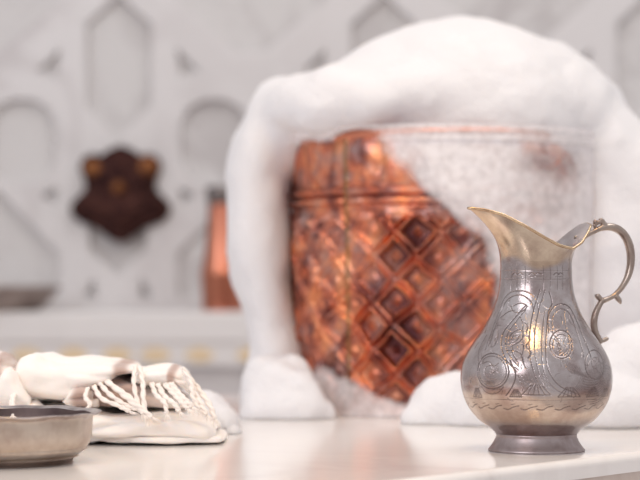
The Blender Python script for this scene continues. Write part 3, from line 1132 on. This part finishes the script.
hpts = [(583, 238), (588, 234.5), (594, 231.5), (600, 228.5), (605, 227), (611, 226.6), (617, 228), (623, 232), (628, 239),
        (630.8, 247), (632, 256), (631.5, 266), (629, 276), (625, 284), (620, 291), (614, 296.5), (608, 299.5), (603.5, 301)]
hr = [2.6, 2.5, 2.5, 3.0, 3.6, 3.9, 4.0, 4.1, 4.2, 4.2, 4.1, 3.9, 3.5, 3.1, 2.8, 2.5, 2.6, 3.0]
hs_ = smooth_profile([(a, b_, r_) for (a, b_), r_ in zip(hpts, hr)], 4)
upper = tube_mesh('h1', [hp(a, b_) for a, b_, _ in hs_], [r_ * js for _, _, r_ in hs_], 14, 1.15)
lpts = [(603, 300), (600, 305), (596.5, 312), (594.3, 320), (594.2, 328), (596.2, 335), (599, 340), (601, 344)]
lr_ = [3.0, 3.0, 3.3, 3.5, 3.5, 3.3, 3.2, 3.0]
ls_ = smooth_profile([(a, b_, r_) for (a, b_), r_ in zip(lpts, lr_)], 4)
lower = tube_mesh('h2', [hp(a, b_) for a, b_, _ in ls_], [r_ * js for _, _, r_ in ls_], 14, 1.15)


def spur(pts, rr):
    s2 = smooth_profile([(a, b_, r_) for (a, b_), r_ in zip(pts, rr)], 4)
    return tube_mesh('s', [hp(a, b_) for a, b_, _ in s2], [r_ * js for _, _, r_ in s2], 12, 1.1)


bits = [upper, lower,
        spur([(604, 302), (600.5, 299.5), (598, 296.5), (597.4, 294.5)], [2.6, 2.7, 3.0, 2.2]),
        spur([(616, 296), (618.5, 299), (620.5, 302), (621.5, 304.5)], [2.6, 2.8, 2.2, 0.8]),
        spur([(599, 341), (603, 341.5), (606.5, 340), (608, 338.6)], [2.4, 2.2, 2.2, 1.6])]
handle = link_mesh('handle', join_meshes('handle', bits), M_pewter, jug)
bits = [spur([(606, 226), (603, 222), (601.5, 219.5), (601, 218)], [3.6, 3.0, 2.6, 1.8]),
        spur([(596, 229), (595.5, 225), (596, 221.5), (596.5, 220)], [1.8, 1.8, 2.6, 2.0]),
        spur([(594, 226), (598, 222.5), (603, 221)], [1.5, 2.2, 2.2])]
link_mesh('thumb_rest', join_meshes('thumb_rest', bits), M_pewter, handle)
br_m = box_mesh('bracket', -5.5 * js, 5.5 * js, -4.5 * js, 4.5 * js, -2.2 * js, 2.2 * js, 0.6 * js, 2)
br_m.transform(__import__('mathutils').Matrix.Translation(hp(582, 238)) @
               __import__('mathutils').Matrix.Rotation(math.radians(-52), 4, 'Y'))
link_mesh('bracket', br_m, M_pewter, handle)
rv = lathe_mesh('rivet', [(0, 1.4 * js), (1.6 * js, 1.1 * js), (2.4 * js, 0.2 * js), (2.4 * js, 0)], 16)
rv.transform(__import__('mathutils').Matrix.Translation(((43.5) * js, 0, 213.5 * js)) @
             __import__('mathutils').Matrix.Rotation(math.radians(-55), 4, 'Y'))
link_mesh('rivet', rv, M_pewter, handle)

# ------------------------------------------------------------------ tin bowl, lower left
FD = 1.39
fs = FD / FPX
fb = empty('metal_bowl', ((2 - 320) * fs, FD, 0))
fb['label'] = 'silver-brown metal bowl in front of the folded towel, cut by the left frame edge'
fb['category'] = 'bowl'
def bowl_part(name, pr_, mat):
    bb = lathe([(a * fs, b_ * fs) for a, b_ in smooth_profile(pr_, 3)], 120)
    for j in range(bb.shape[0]):                 # slightly hammered, wavy rim
        for i in range(bb.shape[1]):
            if bb[j, i, 2] > 45 * fs:
                a_ = i / 120 * 2 * math.pi
                bb[j, i, 2] += (math.sin(a_ * 7) * 0.0003 + math.sin(a_ * 13 + 1) * 0.0003)
    me = grid_mesh(name, bb, close_u=True)
    bm = bmesh.new()
    bm.from_mesh(me)
    bmesh.ops.remove_doubles(bm, verts=bm.verts, dist=1e-6)
    bmesh.ops.recalc_face_normals(bm, faces=bm.faces)
    bm.to_mesh(me)
    bm.free()
    return link_mesh(name, me, mat, fb)


bowl_part('body', [(0, 6.5), (71, 6.5), (74, 7), (80, 10.5), (86, 17), (89.5, 25), (90.5, 36), (90.8, 45.5), (91, 46.5), (89.5, 46.5), (89.3, 45), (89, 35), (85, 19), (78, 12), (0, 9)], M_bowl)
bowl_part('rim', [(89.6, 46), (91, 46), (93.5, 48.0), (97.5, 49.3), (99.2, 50.3), (98.5, 51.2), (95, 50.6), (90, 49.3), (88.8, 47), (89.6, 46)],
          metal('pale_tin_rim', (0.60, 0.54, 0.52), 0.3, (0.30, 0.25, 0.24), 70))
bowl_part('lining', [(0, 10), (78, 13), (84.5, 20), (88, 35), (88.6, 48.8)], metal('dark_lining', (0.26, 0.20, 0.19), 0.4, (0.16, 0.12, 0.12), 30))  # lining darker than the body metal
bowl_part('foot', [(0, 0), (66, 0), (70, 0.8), (71, 3), (72.5, 6.6), (60, 6.6), (0, 6)], metal('dark_foot', (0.26, 0.20, 0.17), 0.35, (0.18, 0.13, 0.11), 40))

# ------------------------------------------------------------------ folded towel with tassels
TD = 1.57
ts = TD / FPX
tw = empty('folded_towel', (px(110, 0, TD)[0], 1.58, 0))
tag(tw, 'folded cream cotton towel with brown stripes and knotted tassels behind the metal bowl', 'towel')
TO = np.array([tw.location.x, tw.location.y, 0.0])


def fold_mesh(name, stations, stripe=None, wr=0.0015, seed=0, nuf=96, sub=14, box=0.72):
    """lump of folded cloth lying along X: stations (px x, top row, bottom row, front depth, back depth)"""
    st = smooth_profile(stations, sub)
    P_, S_ = [], []
    n_ = nuf
    nst = len(st)
    for k, (sx_, yt, yb, df, db) in enumerate(st):
        row, srow = [], []
        dm = (df + db) / 2
        zt = CAM_Z + (HOR - yt) / FPX * dm
        zb = max(0.0008, CAM_Z + (HOR - yb) / FPX * df)
        X = (sx_ - 320) / FPX * dm
        for i in range(n_):
            a = 2 * math.pi * i / n_
            ca, sa_ = math.cos(a), math.sin(a)
            e_ = box
            yy = dm + (db - df) / 2 * math.copysign(abs(ca) ** e_, ca)
            zz_ = (zt + zb) / 2 + (zt - zb) / 2 * math.copysign(abs(sa_) ** e_, sa_)
            p = Vector((X, yy, zz_))
            w1 = mnoise.noise(Vector((p.x * 22 + seed, p.y * 40, p.z * 85))) + \
                0.5 * mnoise.noise(Vector((p.x * 60 + seed, p.y * 70, p.z * 150)))
            crease = abs(mnoise.noise(Vector((p.x * 12 + p.z * 25 + seed * 2, p.y * 12, p.z * 60 - p.x * 10))))
            off = wr * (w1 * 1.2 - 1.6 * (1 - min(1, crease * 5)))
            p.z = max(0.0006, p.z + off * sa_)
            p.y += off * ca * 1.2
            p.x += off * 0.6
            row.append((p.x - TO[0], p.y - TO[1], p.z))
            srow.append(max([math.exp(-((sx_ + (yt - HOR) * 0 - c_) / w_) ** 4) for c_, w_ in (stripe or [])] + [0]))
        P_.append(row)
        S_.append(srow)
    me = grid_mesh(name, np.array(P_), close_u=True, attrs={'stripe': np.array(S_)})
    bm = bmesh.new()
    bm.from_mesh(me)
    be = [e_ for e_ in bm.edges if e_.is_boundary]
    bmesh.ops.holes_fill(bm, edges=be, sides=0)
    bmesh.ops.recalc_face_normals(bm, faces=bm.faces)
    bm.to_mesh(me)
    bm.free()
    return me


folds = [
    # bottom layer resting on the platform
    fold_mesh('f1', [(-40, 425, 449, 1.535, 1.68), (40, 424, 449, 1.535, 1.68), (110, 426, 448.5, 1.535, 1.68),
                     (165, 429, 448, 1.527, 1.67), (205, 430, 446.5, 1.535, 1.65), (221, 432, 446, 1.54, 1.63),
                     (226, 436, 445, 1.55, 1.60)], None, 0.0014, 1, box=0.45),
    fold_mesh('f2', [(-40, 400, 449, 1.522, 1.69), (60, 402, 449, 1.522, 1.69), (115, 405, 448.5, 1.522, 1.68),
                     (150, 406, 446, 1.526, 1.67), (185, 410, 444, 1.531, 1.66), (206, 417, 442.5, 1.537, 1.64),
                     (218, 427, 438, 1.55, 1.61)], None, 0.0030, 4),
    # brown-striped inner layers seen in the opening
    fold_mesh('f3', [(90, 380, 408, 1.552, 1.68), (126, 376, 410, 1.552, 1.68), (154, 384, 412, 1.552, 1.68),
                     (180, 392, 412, 1.56, 1.67), (192, 398, 412, 1.57, 1.65)], [(115, 48)], 0.0018, 8),
    fold_mesh('f3b', [(118, 370, 392, 1.565, 1.66), (140, 378, 394, 1.565, 1.66), (165, 386, 398, 1.565, 1.66),
                      (178, 390, 400, 1.57, 1.65)], [(128, 24)], 0.0014, 11),
    # big upper roll
    fold_mesh('f4', [(14, 388, 408, 1.55, 1.63), (20, 366, 408, 1.545, 1.63), (28, 354, 408, 1.543, 1.66), (42, 351, 408, 1.54, 1.67),
                     (60, 358, 408, 1.54, 1.67), (88, 357, 405, 1.54, 1.67), (106, 358, 392, 1.545, 1.66),
                     (126, 360, 380, 1.55, 1.66), (140, 364, 377, 1.56, 1.65), (147, 369, 376, 1.575, 1.63)],
              [(22, 5), (127, 7)], 0.0020, 14),
    # right upper fold
    fold_mesh('f5', [(136, 374, 384, 1.56, 1.62), (142, 368, 386, 1.55, 1.64), (155, 365.5, 388, 1.548, 1.65),
                     (170, 364.5, 388, 1.548, 1.65), (180, 366, 388, 1.55, 1.65), (187, 371, 392, 1.555, 1.64),
                     (191, 380, 396, 1.565, 1.62)], [(177, 4.5)], 0.0016, 17),
    # tan fold peeping out above the bowl rim
    fold_mesh('f7', [(68, 396, 406, 1.545, 1.58), (76, 386, 408, 1.535, 1.60), (86, 384, 408, 1.533, 1.60),
                     (94, 388, 408, 1.535, 1.60), (100, 398, 407, 1.545, 1.58)], [(86, 9)], 0.0022, 29),
    # left end hanging towards the bowl
    fold_mesh('f6', [(-60, 350, 410, 1.545, 1.66), (-10, 351, 410, 1.54, 1.66), (2, 352, 410, 1.54, 1.65),
                     (9, 356, 410, 1.54, 1.64), (14, 370, 410, 1.545, 1.62), (17, 392, 410, 1.55, 1.61)],
              [(5, 6)], 0.0016, 21),
    fold_mesh('f8', [(-8, 402, 412, 1.52, 1.56), (-1, 386, 412, 1.517, 1.57), (6, 370, 412, 1.517, 1.575),
                     (11, 365, 412, 1.517, 1.575), (17, 374, 412, 1.517, 1.57), (26, 390, 412, 1.518, 1.565),
                     (36, 402, 411, 1.522, 1.56), (44, 408, 411, 1.53, 1.555)], None, 0.0016, 33),
]
link_mesh('cloth', join_meshes('cloth', folds), M_towel, tw)

# tassels: twisted two-strand cords
cords = [
    [(100, 383, 1.548), (112, 394, 1.53), (124, 404, 1.524), (138, 411, 1.522)],
    [(107, 381, 1.548), (120, 392, 1.53), (134, 404, 1.523), (149, 415, 1.520)],
    [(113, 386, 1.545), (128, 397, 1.528), (142, 408, 1.522), (152, 416, 1.520)],
    [(94, 386, 1.546), (104, 398, 1.528), (118, 407, 1.522), (130, 412, 1.520)],
    [(136, 366, 1.550), (136, 380, 1.538), (138, 396, 1.528), (143, 414, 1.520)],
    [(140, 368, 1.550), (141, 384, 1.538), (145, 400, 1.526), (148, 418, 1.520)],
    [(88, 388, 1.540), (86, 396, 1.530), (92, 404, 1.524), (88, 410, 1.522)],
    [(152, 383, 1.545), (158, 394, 1.536), (165, 404, 1.526), (169, 412, 1.523)],
    [(158, 384, 1.545), (166, 395, 1.536), (172, 404, 1.526), (178, 412, 1.523)],
    [(165, 384, 1.545), (173, 394, 1.536), (180, 403, 1.528), (186, 410, 1.525)],
    [(171, 383, 1.545), (178, 391, 1.538), (186, 400, 1.530), (193, 407, 1.527)],
    [(183, 368, 1.552), (189, 382, 1.545), (194, 396, 1.538), (198, 408, 1.534)],
    [(186, 372, 1.555), (194, 388, 1.545), (201, 402, 1.538), (208, 414, 1.534)],
    [(189, 378, 1.560), (200, 392, 1.550), (208, 405, 1.542), (216, 418, 1.538)],
    [(15, 392, 1.526), (13, 401, 1.500), (11, 408, 1.470), (12, 416, 1.452)],
]


def cord_mesh(pts, r=0.0015):
    rj = random.Random(int(pts[0][0] * 7))
    r *= rj.uniform(0.85, 1.15)
    pts = [pts[0]] + [(a + rj.uniform(-2.2, 2.2), b_ + rj.uniform(-1.5, 1.5), d_) for a, b_, d_ in pts[1:]]
    sp = smooth_profile([px(*p) for p in pts], 14)
    n_ = len(sp)
    ms = []
    for ph0 in (0, math.pi):
        q_ = []
        for i, p in enumerate(sp):
            a = ph0 + i * 0.40 + sp[0][0] * 900
            q_.append((p[0] + math.cos(a) * r * 0.55 - TO[0], p[1] + math.sin(a) * r * 0.55 - TO[1],
                       max(0.001, p[2] + math.cos(a) * r * 0.3)))
        ms.append(tube_mesh('c', q_, [r * (1.0 - 0.15 * (i / n_)) for i in range(n_)], 7))
    # loose end tuft
    e_ = sp[-1]
    dv = (sp[-1] - sp[-3])
    dv = dv / (np.linalg.norm(dv) + 1e-9)
    for k in range(5):
        a = k * 1.26
        o_ = np.array([math.cos(a), 0.3 * math.sin(a), 0.2 * math.sin(a)]) * 0.002
        ms.append(tube_mesh('c', [tuple(e_ - TO), tuple(e_ + dv * 0.003 + o_ - TO), tuple(e_ + dv * 0.006 + o_ * 1.4 - TO)],
                            [0.0006, 0.0005, 0.0002], 5))
    return join_meshes('tassel', ms)


for c_ in cords:
    link_mesh('tassel', cord_mesh(c_), M_cord, tw)
